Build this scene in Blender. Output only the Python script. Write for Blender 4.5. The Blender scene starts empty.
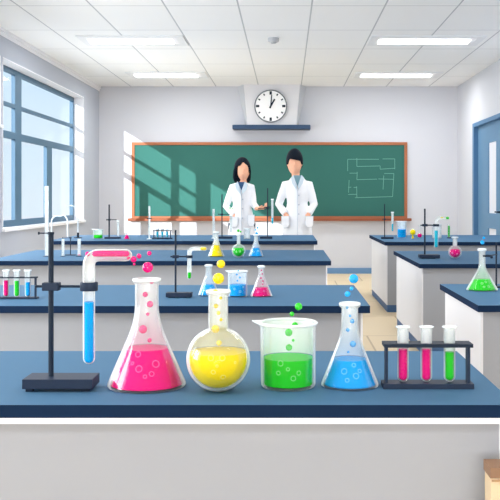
import bpy, bmesh, math
from mathutils import Vector, Matrix
C = bpy.context.scene
PI = math.pi
F, VX, VY, H = 900.0, 286.5, 198.0, 1.2        # focal length in pixels, vanishing point, eye height

# ------------------------------------------------------------------ camera
cd = bpy.data.cameras.new('camera'); cam = bpy.data.objects.new('camera', cd); C.collection.objects.link(cam)
cam.location = (0, 0, H); cam.rotation_euler = (PI/2, 0, 0)
cd.sensor_width = 36; cd.lens = F/500*36; cd.shift_x = (250-VX)/500; cd.shift_y = -(250-VY)/500
cd.clip_end = 200
C.camera = cam

# ------------------------------------------------------------------ world, sun, lamps, exposure
C.view_settings.view_transform = 'Standard'; C.view_settings.look = 'None'
C.view_settings.gamma = 1; C.view_settings.use_curve_mapping = False
C.view_settings.exposure = 0.67
w = bpy.data.worlds.new('sky'); C.world = w; w.use_nodes = True
nt = w.node_tree; nt.nodes.clear()
wo = nt.nodes.new('ShaderNodeOutputWorld'); bg = nt.nodes.new('ShaderNodeBackground')
tc = nt.nodes.new('ShaderNodeTexCoord'); sp = nt.nodes.new('ShaderNodeSeparateXYZ'); cr = nt.nodes.new('ShaderNodeValToRGB')
nt.links.new(tc.outputs['Generated'], sp.inputs[0]); nt.links.new(sp.outputs['Z'], cr.inputs[0])
cr.color_ramp.elements[0].position = 0.0; cr.color_ramp.elements[0].color = (0.86, 0.93, 1.0, 1)
cr.color_ramp.elements[1].position = 0.16; cr.color_ramp.elements[1].color = (0.66, 0.84, 1.0, 1)
nt.links.new(cr.outputs[0], bg.inputs[0]); nt.links.new(bg.outputs[0], wo.inputs[0]); bg.inputs[1].default_value = 0.68

def lamp(name, kind, loc, energy, size=None, rot=None, direction=None, color=(1, 1, 1)):
    l = bpy.data.lights.new(name, kind); l.energy = energy; l.color = color
    o = bpy.data.objects.new(name, l); C.collection.objects.link(o); o.location = loc
    if kind == 'AREA':
        l.shape = 'RECTANGLE'; l.size, l.size_y = size
    if direction is not None:
        o.rotation_euler = Vector(direction).to_track_quat('-Z', 'Y').to_euler()
    return o
sun = lamp('sun', 'SUN', (-8, -8, 6), 4.0, direction=(0.36, 1.0, -0.216), color=(1, 0.99, 0.97)); sun.data.angle = 0.006
# daylight entering by the windows along the left wall (towards +x); near and rear lamps are added fill, no windows there
lamp('fill_left_near', 'AREA', (-2.90, 2.4, 1.4), 66, (3.2, 1.2), direction=(1, 0, -0.08), color=(0.95, 0.98, 1))
lamp('daylight_left_middle', 'AREA', (-2.90, 7.0, 1.3), 54, (3.0, 1.0), direction=(1, 0, -0.32), color=(0.95, 0.98, 1))
lamp('daylight_left_far', 'AREA', (-2.80, 11.2, 1.3), 27, (3.4, 1.0), direction=(1, -0.2, 0.15), color=(0.95, 0.98, 1))
lamp('fill_rear', 'AREA', (0, -8.8, 1.5), 270, (5.2, 2.4), direction=(0, 1, 0.3), color=(0.98, 0.99, 1))
for ly in (0.5, 4.5):                            # the ceiling lights nearer than the picture's upper edge
    for lx in (-1.7, 1.6): lamp('ceiling_light_glow', 'AREA', (lx, ly, 2.92), 14, (1.1, 0.4), direction=(0, 0, -1))

# ------------------------------------------------------------------ materials
def lin(c):
    return tuple(((v/255)/12.92 if v/255 <= 0.04045 else ((v/255+0.055)/1.055)**2.4) for v in c) + (1,)
MAT = {}
def mat(name, rgb, rough=0.6, spec=0.3, metal=0.0, emit=None, noise=0.0, nscale=8):
    if name in MAT: return MAT[name]
    m = bpy.data.materials.new(name); m.use_nodes = True
    n = m.node_tree; b = n.nodes['Principled BSDF']
    col = lin(rgb)
    b.inputs['Base Color'].default_value = col; b.inputs['Roughness'].default_value = rough
    b.inputs['Specular IOR Level'].default_value = spec; b.inputs['Metallic'].default_value = metal
    if noise:
        t = n.nodes.new('ShaderNodeTexNoise'); t.inputs['Scale'].default_value = nscale
        tc = n.nodes.new('ShaderNodeTexCoord'); n.links.new(tc.outputs['Object'], t.inputs['Vector'])
        mx = n.nodes.new('ShaderNodeMix'); mx.data_type = 'RGBA'
        mx.inputs['A'].default_value = tuple(max(0, v*(1-noise)) for v in col[:3])+(1,)
        mx.inputs['B'].default_value = tuple(min(1, v*(1+noise)) for v in col[:3])+(1,)
        n.links.new(t.outputs['Fac'], mx.inputs['Factor']); n.links.new(mx.outputs['Result'], b.inputs['Base Color'])
    if emit:
        b.inputs['Emission Color'].default_value = lin(rgb); b.inputs['Emission Strength'].default_value = emit
    MAT[name] = m
    return m
def grid_mat(name, base, line, wx, wy, ox, oy, mortar, offset, rough=0.7, tint=0.02, spec=0.3):
    m = bpy.data.materials.new(name); m.use_nodes = True; n = m.node_tree; b = n.nodes['Principled BSDF']
    tc = n.nodes.new('ShaderNodeTexCoord'); mp = n.nodes.new('ShaderNodeMapping'); br = n.nodes.new('ShaderNodeTexBrick')
    mp.inputs['Location'].default_value = (ox, oy, 0)
    n.links.new(tc.outputs['Object'], mp.inputs[0]); n.links.new(mp.outputs[0], br.inputs['Vector'])
    c = lin(base); br.inputs['Color1'].default_value = tuple(v*(1-tint) for v in c[:3])+(1,)
    br.inputs['Color2'].default_value = tuple(min(1, v*(1+tint)) for v in c[:3])+(1,)
    br.inputs['Mortar'].default_value = lin(line); br.inputs['Scale'].default_value = 1
    br.inputs['Mortar Size'].default_value = mortar; br.inputs['Mortar Smooth'].default_value = 0
    br.inputs['Brick Width'].default_value = wx; br.inputs['Row Height'].default_value = wy
    br.offset = offset; br.offset_frequency = 2; br.squash = 1
    n.links.new(br.outputs['Color'], b.inputs['Base Color'])
    b.inputs['Roughness'].default_value = rough; b.inputs['Specular IOR Level'].default_value = spec
    return m
def glass_mat(level=None, lo=0.5, hi=0.76):
    """clear glass; above LEVEL its far side is whiter and more opaque"""
    key = 'glass_%s_%s' % (None if level is None else round(level, 4), lo)
    if key in MAT: return MAT[key]
    m = bpy.data.materials.new(key.replace('.', '_')); m.use_nodes = True; n = m.node_tree; n.nodes.clear()
    out = n.nodes.new('ShaderNodeOutputMaterial'); mix = n.nodes.new('ShaderNodeMixShader')
    tr = n.nodes.new('ShaderNodeBsdfTransparent'); b = n.nodes.new('ShaderNodeBsdfPrincipled')
    tr.inputs[0].default_value = (0.985, 0.995, 1, 1)
    b.inputs['Base Color'].default_value = lin((250, 255, 255)); b.inputs['Roughness'].default_value = 0.2
    b.inputs['Specular IOR Level'].default_value = 0.8
    lw = n.nodes.new('ShaderNodeLayerWeight'); lw.inputs['Blend'].default_value = 0.5
    mr = n.nodes.new('ShaderNodeMapRange'); mr.interpolation_type = 'SMOOTHSTEP'
    mr.inputs['From Min'].default_value = lo; mr.inputs['From Max'].default_value = hi
    mr.inputs['To Min'].default_value = 0.01; mr.inputs['To Max'].default_value = 0.8
    n.links.new(lw.outputs['Facing'], mr.inputs['Value'])
    fac = mr.outputs[0]
    if level is not None:
        tc = n.nodes.new('ShaderNodeTexCoord'); sx = n.nodes.new('ShaderNodeSeparateXYZ')
        n.links.new(tc.outputs['Object'], sx.inputs[0])
        a = n.nodes.new('ShaderNodeMapRange'); a.inputs['From Min'].default_value = level-0.0005; a.inputs['From Max'].default_value = level+0.0005
        a.inputs['To Min'].default_value = 0; a.inputs['To Max'].default_value = 1
        n.links.new(sx.outputs['Z'], a.inputs['Value'])
        y = n.nodes.new('ShaderNodeMapRange'); y.inputs['From Min'].default_value = -0.003; y.inputs['From Max'].default_value = 0.003
        y.inputs['To Min'].default_value = 0.07; y.inputs['To Max'].default_value = 0.82
        n.links.new(sx.outputs['Y'], y.inputs['Value'])
        mu = n.nodes.new('ShaderNodeMath'); mu.operation = 'MULTIPLY'
        n.links.new(a.outputs[0], mu.inputs[0]); n.links.new(y.outputs[0], mu.inputs[1])
        mx = n.nodes.new('ShaderNodeMath'); mx.operation = 'MAXIMUM'
        n.links.new(mr.outputs[0], mx.inputs[0]); n.links.new(mu.outputs[0], mx.inputs[1]); fac = mx.outputs[0]
    n.links.new(fac, mix.inputs[0]); n.links.new(tr.outputs[0], mix.inputs[1]); n.links.new(b.outputs[0], mix.inputs[2])
    fr = n.nodes.new('ShaderNodeFresnel'); fr.inputs['IOR'].default_value = 1.5
    gl = n.nodes.new('ShaderNodeBsdfGlossy'); gl.inputs['Roughness'].default_value = 0.06
    m2 = n.nodes.new('ShaderNodeMixShader'); fm = n.nodes.new('ShaderNodeMath'); fm.operation = 'MULTIPLY'; fm.inputs[1].default_value = 0.13
    n.links.new(fr.outputs[0], fm.inputs[0]); n.links.new(fm.outputs[0], m2.inputs[0]); n.links.new(mix.outputs[0], m2.inputs[1]); n.links.new(gl.outputs[0], m2.inputs[2])
    n.links.new(m2.outputs[0], out.inputs[0])
    MAT[key] = m
    return m
def pane_mat():
    m = bpy.data.materials.new('window_glass'); m.use_nodes = True; n = m.node_tree; n.nodes.clear()
    out = n.nodes.new('ShaderNodeOutputMaterial'); mix = n.nodes.new('ShaderNodeMixShader')
    tr = n.nodes.new('ShaderNodeBsdfTransparent'); g = n.nodes.new('ShaderNodeBsdfGlossy')
    tr.inputs[0].default_value = (0.95, 0.98, 1, 1); g.inputs['Roughness'].default_value = 0.05; mix.inputs[0].default_value = 0.05
    n.links.new(tr.outputs[0], mix.inputs[1]); n.links.new(g.outputs[0], mix.inputs[2]); n.links.new(mix.outputs[0], out.inputs[0])
    return m
LIQ = {'pink': (240, 0, 126), 'yellow': (255, 226, 0), 'green': (30, 208, 30), 'blue': (0, 170, 244), 'cyan': (40, 190, 215)}
def liquid(c): return mat('liquid_'+c, LIQ[c], 0.5, 0.03)
def bub(c): return mat('bubble_'+c, LIQ[c], 0.15, 0.6)
def ringmat(c):
    key = 'ring_'+c
    if key in MAT: return MAT[key]
    r = tuple(int(v*0.55+255*0.45) for v in LIQ[c])
    return mat(key, r, 0.3, 0.4)
M_TOP = mat('worktop_blue', (74, 114, 147), 0.7, 0.1, noise=0.02, nscale=3)
M_EDGE = mat('worktop_navy_edge', (26, 45, 73), 0.7, 0.03)
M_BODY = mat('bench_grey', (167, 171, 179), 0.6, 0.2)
M_END_LIT = mat('bench_grey_lit_end', (236, 237, 242), 0.6, 0.2)  # paler copy of the bench grey, imitates light on the cabinet ends
M_KICK = mat('plinth_blue', (74, 106, 148), 0.6, 0.2)
M_STEEL = mat('dark_iron', (34, 46, 62), 0.5, 0.12)
M_STEEL2 = mat('dark_slate', (42, 54, 74), 0.5, 0.12)
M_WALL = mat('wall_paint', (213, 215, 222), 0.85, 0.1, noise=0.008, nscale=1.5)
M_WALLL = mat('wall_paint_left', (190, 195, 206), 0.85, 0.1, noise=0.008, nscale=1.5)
M_WHITE = mat('white_trim', (246, 246, 250), 0.6, 0.2)
M_FRAME = mat('window_frame_blue', (80, 114, 139), 0.5, 0.3)
M_DOOR = mat('door_blue', (98, 138, 172), 0.5, 0.3)
M_DOORF = mat('door_frame_blue', (84, 127, 166), 0.5, 0.3)
M_BOARD = mat('chalkboard_green', (58, 109, 101), 0.8, 0.1, noise=0.02, nscale=2)
M_WOOD = mat('board_wood', (172, 108, 76), 0.6, 0.2, noise=0.05, nscale=12)
M_WOOD2 = mat('board_tray_wood', (150, 88, 62), 0.6, 0.2, noise=0.05, nscale=12)
M_CHALK = mat('chalk', (118, 172, 158), 0.9, 0.0)
M_BASEB = mat('baseboard_blue', (112, 150, 190), 0.6, 0.2)
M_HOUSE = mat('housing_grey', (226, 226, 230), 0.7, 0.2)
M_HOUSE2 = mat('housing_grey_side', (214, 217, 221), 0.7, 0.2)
M_COAT = mat('coat_white', (252, 252, 254), 0.8, 0.1)
M_COATL = mat('coat_lapel', (214, 226, 234), 0.8, 0.1)
M_SKIN = mat('skin', (255, 190, 156), 0.6, 0.2)
M_HAIR = mat('hair_black', (20, 27, 38), 0.6, 0.08)
M_CLEARL = mat('seam_grey', (208, 214, 222), 0.8, 0.1)

# ------------------------------------------------------------------ helpers
def obj(name, bm, m, parent=None, smooth=False, loc=None, ang=35):
    me = bpy.data.meshes.new(name)
    bmesh.ops.recalc_face_normals(bm, faces=bm.faces)
    bm.to_mesh(me); bm.free()
    for k in (m if isinstance(m, (list, tuple)) else [m]): me.materials.append(k)
    if smooth:
        for p in me.polygons: p.use_smooth = True
        me.set_sharp_from_angle(angle=math.radians(ang))
    o = bpy.data.objects.new(name, me); C.collection.objects.link(o)
    if parent: o.parent = parent
    if loc is not None: o.location = loc
    return o
def tag(o, label=None, cat=None, group=None, kind=None):
    if label: o['label'] = label
    if cat: o['category'] = cat
    if group: o['group'] = group
    if kind: o['kind'] = kind
    return o
def thing(name, label, cat, loc, group=None):
    o = bpy.data.objects.new(name, None); C.collection.objects.link(o); o.location = loc; o.empty_display_size = 0.05
    return tag(o, label, cat, group)
def B(): return bmesh.new()
def box(bm, x0, x1, y0, y1, z0, z1, bev=0, mi=0):
    r = bmesh.ops.create_cube(bm, size=1)
    vs = r['verts']
    for v in vs:
        v.co = Vector(((x0+x1)/2+v.co.x*(x1-x0), (y0+y1)/2+v.co.y*(y1-y0), (z0+z1)/2+v.co.z*(z1-z0)))
    fs = {f for v in vs for f in v.link_faces}
    for f in fs: f.material_index = mi
    if bev:
        es = {e for v in vs for e in v.link_edges}
        bmesh.ops.bevel(bm, geom=list(es), offset=bev, segments=2, profile=0.5, affect='EDGES')
    return bm
def lathe(bm, prof, seg=40, c=(0, 0, 0), warp=None):
    rings = []
    for r, z in prof:
        if r < 1e-6:
            rings.append([bm.verts.new((c[0], c[1], c[2]+z))])
        else:
            L = []
            for i in range(seg):
                a = 2*PI*i/seg; x, y, zz = r*math.cos(a), r*math.sin(a), z
                if warp: x, y, zz = warp(a, r, x, y, z)
                L.append(bm.verts.new((c[0]+x, c[1]+y, c[2]+zz)))
            rings.append(L)
    for a, b in zip(rings, rings[1:]):
        for i in range(seg):
            j = (i+1) % seg
            if len(a) == 1 and len(b) == 1: break
            if len(a) == 1: bm.faces.new((a[0], b[i], b[j]))
            elif len(b) == 1: bm.faces.new((a[i], a[j], b[0]))
            else: bm.faces.new((a[i], a[j], b[j], b[i]))
    return bm
def tube(bm, pts, rad, seg=12, cap=True, flat=1.0):
    pts = [Vector(p) for p in pts]; n = len(pts)
    rads = rad if isinstance(rad, (list, tuple)) else [rad]*n
    t0 = (pts[1]-pts[0]).normalized()
    up = Vector((0, 1, 0)) if abs(t0.y) < 0.9 else Vector((1, 0, 0))
    u = t0.cross(up).normalized(); rings = []
    for i, p in enumerate(pts):
        t = (pts[min(i+1, n-1)]-pts[max(i-1, 0)]).normalized()
        u = (u-t*u.dot(t)).normalized(); v = t.cross(u)
        rings.append([bm.verts.new(p+(u*math.cos(2*PI*k/seg)+v*math.sin(2*PI*k/seg)*flat)*rads[i]) for k in range(seg)])
    for a, b in zip(rings, rings[1:]):
        for k in range(seg):
            j = (k+1) % seg; bm.faces.new((a[k], a[j], b[j], b[k]))
    if cap: bm.faces.new(rings[0][::-1]); bm.faces.new(rings[-1])
    return bm
def sphere(bm, c, r, u=20, v=12, s=(1, 1, 1)):
    bmesh.ops.create_uvsphere(bm, u_segments=u, v_segments=v, radius=r, matrix=Matrix.Translation(c) @ Matrix.Diagonal((*s, 1)))
    return bm
def cyl(bm, a, b, r, seg=20): return tube(bm, [a, b], r, seg)
def arc_pts(pts, rad, n=6):
    """polyline with its inner corners rounded"""
    pts = [Vector(p) for p in pts]; out = [pts[0]]
    for i in range(1, len(pts)-1):
        a, b, c = pts[i-1], pts[i], pts[i+1]
        d1, d2 = (a-b), (c-b); r = min(rad, d1.length*0.48, d2.length*0.48)
        p, q = b+d1.normalized()*r, b+d2.normalized()*r
        for k in range(n+1):
            t = k/n; out.append(p*(1-t)**2+b*2*t*(1-t)+q*t*t)
    out.append(pts[-1]); return out
def struct(name, bm, m, parent=None, smooth=False):
    o = obj(name, bm, m, parent, smooth)
    if not parent: o['kind'] = 'structure'
    return o
class Spot:
    """a place on a worktop: image position -> metres"""
    def __init__(s, x, yb, t, rpx=0, d=None):
        s.D = d if d else F*(H-t)/(yb-VY)/(1-rpx/F)
        s.s = F/s.D; s.X = (x-VX)/s.s; s.t = t
        s.loc = (s.X, s.D, t)
    def x(s, px): return (px-VX)/s.s-s.X
    def z(s, py): return H+(VY-py)/s.s-s.t
    def m(s, n): return n/s.s
TC, T3, T2, T1 = 0.78, 0.74, 0.70, 0.72         # heights of the centre benches and of the three right ones

# ------------------------------------------------------------------ room
XL, XR, YB, YR, ZC = -2.976, 2.714, 14.286, -9.0, 2.97
WD = 0.20                                        # wall thickness
Mfloor = grid_mat('floor_tiles', (236, 214, 178), (196, 172, 138), 0.8, 1.3, 0.1, -0.04, 0.008, 0.5, 0.5, 0.02, 0.3)
Mceil = grid_mat('ceiling_tiles', (250, 251, 252), (196, 199, 204), 0.675, 1.2, 2.468-0.675*0, -YB+1.2*15, 0.0075, 0.0, 0.9, 0.008, 0.1)
struct('floor', box(B(), XL-WD, XR+WD, YR-WD, YB+WD, -0.1, 0), Mfloor)
struct('ceiling', box(B(), XL-WD, XR+WD, YR-WD, YB+WD, ZC, ZC+0.15), Mceil)
struct('wall_back', box(B(), XL-WD, XR+WD, YB, YB+WD, 0, ZC), M_WALL)
struct('wall_rear', box(B(), XL-WD, XR+WD, YR-WD, YR, 0, ZC), M_WALL)
def wall_with_holes(name, x0, x1, y0, y1, holes, m):
    bm = B(); ys = y0
    for (a, b, z0, z1) in sorted(holes):
        box(bm, x0, x1, ys, a, 0, ZC)
        if z0 > 0: box(bm, x0, x1, a, b, 0, z0)
        box(bm, x0, x1, a, b, z1, ZC); ys = b
    box(bm, x0, x1, ys, y1, 0, ZC)
    return struct(name, bm, m)
WZ0, WZ1 = 0.865, 2.68
W1 = (9.43, 13.20, WZ0, WZ1); W2 = (4.6, 9.36, 1.95, WZ1)
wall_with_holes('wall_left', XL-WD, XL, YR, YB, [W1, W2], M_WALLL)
DOOR = (11.15, 13.0, 0.0, 2.27)
wall_with_holes('wall_right', XR, XR+WD, YR, YB, [DOOR], M_WALL)
struct('baseboard_back', box(B(), XL, XR, YB-0.015, YB, 0, 0.09), M_BASEB)
struct('baseboard_left', box(B(), XL, XL+0.015, YR, YB-0.015, 0, 0.09), M_BASEB)
struct('baseboard_right', box(B(), XR-0.015, XR, YR, DOOR[0], 0, 0.09), M_BASEB)
struct('lit_line_1', box(box(B(), XL, XL+0.03, YR, YB, ZC-0.035, ZC), XL, XL+0.012, YR, YB, ZC-0.075, ZC-0.035), M_WHITE)

# windows in the left wall: white reveal, blue frame, transoms, mullions, panes
PANE = pane_mat()
def window(name, y0, y1, z0, z1, bars_v, bars_h, panes):
    xo, xi = XL-0.185, XL-0.138
    root = thing(name, None, None, (0, 0, 0)); root['kind'] = 'structure'
    fr = B(); t = 0.055
    box(fr, xo, xi, y0+0.012, y0+t, z0+0.012, z1-0.012); box(fr, xo, xi, y1-t-0.03, y1-0.012, z0+0.012, z1-0.012)
    box(fr, xo, xi, y0+t, y1-t, z0+0.012, z0+0.085); box(fr, xo, xi, y0+t, y1-t, z1-0.065, z1-0.012)
    for (a, b, c, d) in bars_v: box(fr, xo+0.002, xi-0.001, a, b, c, d)
    for (c, d) in bars_h: box(fr, xo+0.001, xi-0.0005, y0+t, y1-t, c, d)
    obj('window_frame', fr, M_FRAME, root)
    rv = B()                                     # white lining of the opening and the sill
    box(rv, XL-WD, XL+0.004, y0, y0+0.012, z0, z1); box(rv, XL-WD, XL+0.004, y1-0.012, y1, z0, z1)
    box(rv, XL-WD, XL+0.004, y0, y1, z1-0.012, z1); box(rv, XL-WD, XL+0.03, y0-0.02, y1+0.02, z0-0.02, z0+0.012)
    obj('window_reveal', rv, M_WHITE, root)
    for (a, b, c, d) in panes:
        obj('window_pane', box(B(), xo+0.018, xo+0.024, a, b, c, d), PANE, root)
my0, my1, tz0, tz1, tz2, tz3 = 10.33, 10.58, 1.872, 1.95, 2.232, 2.272
window('window_1', *W1, [(my0, my1, WZ0+0.08, WZ1-0.06), (11.70, 11.96, WZ0+0.08, tz0)], [(tz0, tz1), (tz2, tz3)],
       [(W1[0]+0.05, my0, WZ0+0.08, tz0), (W1[0]+0.05, my0, tz1, tz2), (W1[0]+0.05, my0, tz3, WZ1-0.06),
        (my1, 11.70, WZ0+0.08, tz0), (11.96, W1[1]-0.08, WZ0+0.08, tz0), (my1, W1[1]-0.08, tz1, tz2), (my1, W1[1]-0.08, tz3, WZ1-0.06)])
window('window_2', *W2, [(5.0, 5.16, 2.03, 2.62)], [], [(4.65, 5.0, 2.03, 2.62), (5.16, 9.28, 2.03, 2.62)])

# door in the right wall
droot = thing('door_1', None, None, (XR, 12.0, 0)); droot['kind'] = 'structure'
y0, y1, zt = DOOR[0]-12, DOOR[1]-12, DOOR[3]
fr = B(); box(fr, -0.03, 0.16, y0, y0+0.09, 0, zt); box(fr, -0.03, 0.16, y1-0.11, y1, 0, zt); box(fr, -0.03, 0.16, y0+0.09, y1-0.11, zt-0.055, zt)
obj('door_frame', fr, M_DOORF, droot)
lf = B(); ly0, ly1 = y0+0.09, y1-0.11; pa, pb = -0.22, 0.24
box(lf, 0.03, 0.07, ly0, pa, 0.01, zt-0.055); box(lf, 0.03, 0.07, pb, ly1, 0.01, zt-0.055)
for a, b in ((0.01, 0.3), (0.79, 0.995), (1.95, zt-0.055)): box(lf, 0.03, 0.07, pa, pb, a, b)
leaf = obj('door_leaf', lf, M_DOOR, droot)
for a, b in ((0.3, 0.79), (0.995, 1.95)):
    obj('door_pane', box(B(), 0.045, 0.055, pa, pb, a, b), mat('frosted_pane', (236, 238, 246), 0.3, 0.4), leaf)
hd = B(); cyl(hd, (0.03, -0.55, 1.02), (-0.03, -0.55, 1.02), 0.012); cyl(hd, (-0.03, -0.55, 1.02), (-0.03, -0.42, 1.02), 0.01)
obj('door_handle', hd, M_STEEL, leaf, True)

# ceiling lights: four in view, two more towards the rear wall
M_TUBE = mat('light_tube', (255, 255, 255), 0.4, 0.2, emit=1.6); M_LF = mat('light_frame', (238, 240, 243), 0.6, 0.2)
lights = [(-2.30, -1.13, 9.80, 10.40, 'frosted ceiling light panel at front left, nearer the viewer, above the left window'),
          (0.93, 2.19, 9.80, 10.40, 'frosted ceiling light panel at front right, nearer the viewer, towards the door wall'),
          (-2.27, -1.14, 12.62, 13.22, 'smaller looking ceiling light panel at back left, close to chalkboard wall'),
          (0.97, 2.21, 12.62, 13.22, 'smaller looking ceiling light panel at back right, close to chalkboard wall')]
for (x0, x1, y0, y1, lab) in lights:
    r = thing('ceiling_light', lab, 'light', ((x0+x1)/2, (y0+y1)/2, ZC), 'recessed ceiling light panels')
    hw, hd_ = (x1-x0)/2, (y1-y0)/2
    f_ = B(); e = 0.09; zf = -0.012
    box(f_, -hw, hw, -hd_, -hd_+e, zf, 0); box(f_, -hw, hw, hd_-e, hd_, zf, 0)
    box(f_, -hw, -hw+e, -hd_+e, hd_-e, zf, 0); box(f_, hw-e, hw, -hd_+e, hd_-e, zf, 0)
    obj('light_frame', f_, M_LF, r)
    obj('reflector', box(B(), -hw+e, hw-e, -hd_+e, hd_-e, -0.006, 0), M_WHITE, r)
    obj('light_tube', box(B(), -hw+0.1, hw-0.14, -0.10, 0.10, -0.03, -0.006, 0.006), M_TUBE, r)
    lamp('ceiling_light_glow', 'AREA', ((x0+x1)/2, (y0+y1)/2, ZC-0.05), 16, (1.1, 0.4), direction=(0, 0, -1))

# smoke detector
sd = Spot(273.5, 37, 0, d=F*(ZC-H)/(VY-38)); r = thing('smoke_detector', 'small round grey smoke detector on the ceiling above the clock', 'smoke detector', (sd.X, sd.D, ZC))
obj('housing', lathe(B(), [(0, 0), (0.06, 0), (0.063, -0.012), (0.06, -0.04), (0.05, -0.045), (0, -0.045)]), mat('detector_grey', (196, 199, 204), 0.6), r, True)
obj('vent_cap', lathe(B(), [(0, -0.045), (0.035, -0.045), (0.03, -0.058), (0, -0.06)]), mat('detector_cap', (176, 180, 186), 0.6), r, True)

# ------------------------------------------------------------------ chalkboard, housing, shelf, clock
SB = 63.0
def bx(px): return (px-VX)/SB
def bz(py): return H+(VY-py)/SB
r = thing('chalkboard', 'long green chalkboard in a wooden frame on the back wall', 'chalkboard', ((bx(132)+bx(407))/2, YB, bz(220)))
ox, oz = r.location.x, r.location.z
X0, X1, Z0, Z1 = bx(132)-ox, bx(407)-ox, bz(219)-oz, bz(142.3)-oz; e = 0.045
surf = obj('writing_surface', box(B(), X0+e, X1-e, -0.022, 0, Z0+e, Z1-e), M_BOARD, r)
fb = B()
box(fb, X0, X0+e, -0.04, 0, Z0, Z1); box(fb, X1-e, X1, -0.04, 0, Z0, Z1); box(fb, X0+e, X1-e, -0.04, 0, Z0, Z0+e); box(fb, X0+e, X1-e, -0.04, 0, Z1-e, Z1)
obj('frame', fb, M_WOOD, r)
obj('chalk_tray', box(B(), bx(129)-ox, bx(410.5)-ox, -0.13, 0, bz(220.8)-oz, bz(218.2)-oz, 0.006), M_WOOD2, r)
ck = B()
def chalk(a, b, wd=0.5):
    p, q = [Vector((bx(340+u/5.55)-ox, 0, bz(135+v/5.55)-oz)) for u, v in (a, b)]
    d = (q-p); n_ = Vector((-d.z, 0, d.x)).normalized()*wd/SB/2; y_ = Vector((0, -0.0225, 0)); y2 = Vector((0, -0.0238, 0))
    v = [ck.verts.new(c_) for c_ in (p+n_+y_, q+n_+y_, q-n_+y_, p-n_+y_, p+n_+y2, q+n_+y2, q-n_+y2, p-n_+y2)]
    for f in ((0, 1, 2, 3), (4, 7, 6, 5), (0, 4, 5, 1), (1, 5, 6, 2), (2, 6, 7, 3), (3, 7, 4, 0)): ck.faces.new([v[i] for i in f])
for l in [((42, 135), (215, 135)), ((235, 133), (303, 133)), ((42, 135), (42, 200)), ((93, 128), (93, 175)), ((93, 175), (222, 172)),
          ((222, 172), (222, 190)), ((222, 190), (303, 185)), ((303, 133), (303, 190)), ((52, 212), (95, 212)), ((95, 205), (93, 248)),
          ((93, 248), (205, 245)), ((212, 244), (295, 246)), ((245, 214), (298, 214)), ((298, 214), (291, 342)), ((291, 342), (83, 348)),
          ((242, 225), (238, 302)), ((50, 250), (47, 320)), ((45, 290), (62, 290)), ((75, 291), (92, 291)), ((92, 285), (93, 348)), ((45, 330), (92, 329))]:
    chalk(*l)
obj('chalk_drawing', ck, M_CHALK, surf)

cx = bx(272)
r = thing('wall_housing', 'light grey tapered housing on the wall behind the clock, up to the ceiling', 'housing', (cx, YB, bz(126)))
zt_ = ZC-bz(126); bm = B(); dp = -0.25
v = [bm.verts.new(c_) for c_ in ((-0.42, 0, 0), (0.42, 0, 0), (0.545, 0, zt_), (-0.545, 0, zt_), (-0.385, dp, 0.0), (0.385, dp, 0.0), (0.445, dp, zt_), (-0.445, dp, zt_))]
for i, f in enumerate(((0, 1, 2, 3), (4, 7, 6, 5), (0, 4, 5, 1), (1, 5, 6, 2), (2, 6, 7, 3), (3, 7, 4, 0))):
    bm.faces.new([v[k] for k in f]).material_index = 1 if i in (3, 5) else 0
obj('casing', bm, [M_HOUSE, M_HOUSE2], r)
for sx in (-1, 1):
    obj('edge_strip', tube(B(), [(sx*0.388, dp-0.002, 0.01), (sx*0.442, dp-0.002, zt_-0.01)], 0.006, 6), mat('edge_strip', (200, 202, 207), 0.6), r)
tag(obj('wall_shelf', box(B(), bx(233.5), bx(310), YB-0.30, YB, bz(130.4), bz(126.1)-0.002, 0.008), mat('shelf_navy', (48, 74, 106), 0.5)),
    'narrow dark blue wall shelf right under the clock and its grey housing', 'shelf')

# clock
ck_y = YB+dp-0.004; Sc = F/(ck_y-0.05)
r = thing('wall_clock', 'round white wall clock with black hands showing one o clock', 'clock', ((270.7-VX)/Sc, ck_y, H+(VY-106)/Sc))
R0 = 16.4/Sc
def clat(prof): 
    bm = lathe(B(), prof, 64); bmesh.ops.rotate(bm, verts=bm.verts, cent=(0, 0, 0), matrix=Matrix.Rotation(PI/2, 3, 'X')); return bm   # z -> -y
obj('rim', clat([(0, 0), (R0, 0), (R0, 0.045), (R0-0.012, 0.05), (R0-0.016, 0.035), (0, 0.035)]), mat('clock_rim', (110, 118, 126), 0.4), r, True)
dial = obj('dial', clat([(0, 0.0352), (R0-0.017, 0.0352), (R0-0.017, 0.038), (0, 0.038)]), mat('clock_dial', (254, 254, 255), 0.5), r, True)
for k in range(12):
    a = PI/6*k; big = k % 3 == 0; L, W = (0.052, 0.036) if big else (0.032, 0.021); rr = R0*0.80
    bm = box(B(), -W/2, W/2, -0.0405, -0.038, -L/2, L/2)
    bmesh.ops.translate(bm, verts=bm.verts, vec=(0, 0, rr)); bmesh.ops.rotate(bm, verts=bm.verts, cent=(0, 0, 0), matrix=Matrix.Rotation(a, 3, 'Y'))
    obj('hour_mark', bm, M_STEEL, dial)
for nm, a, L, W in (('hour_hand', 30, 0.125, 0.024), ('minute_hand', 5, 0.175, 0.017)):
    bm = box(B(), -W/2, W/2, -0.044, -0.0415, -0.035, L); bmesh.ops.rotate(bm, verts=bm.verts, cent=(0, 0, 0), matrix=Matrix.Rotation(math.radians(a), 3, 'Y'))
    obj(nm, bm, M_STEEL, r)
obj('hub', clat([(0, 0.0382), (0.012, 0.0382), (0.012, 0.046), (0, 0.047)]), M_STEEL, r, True)

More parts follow.
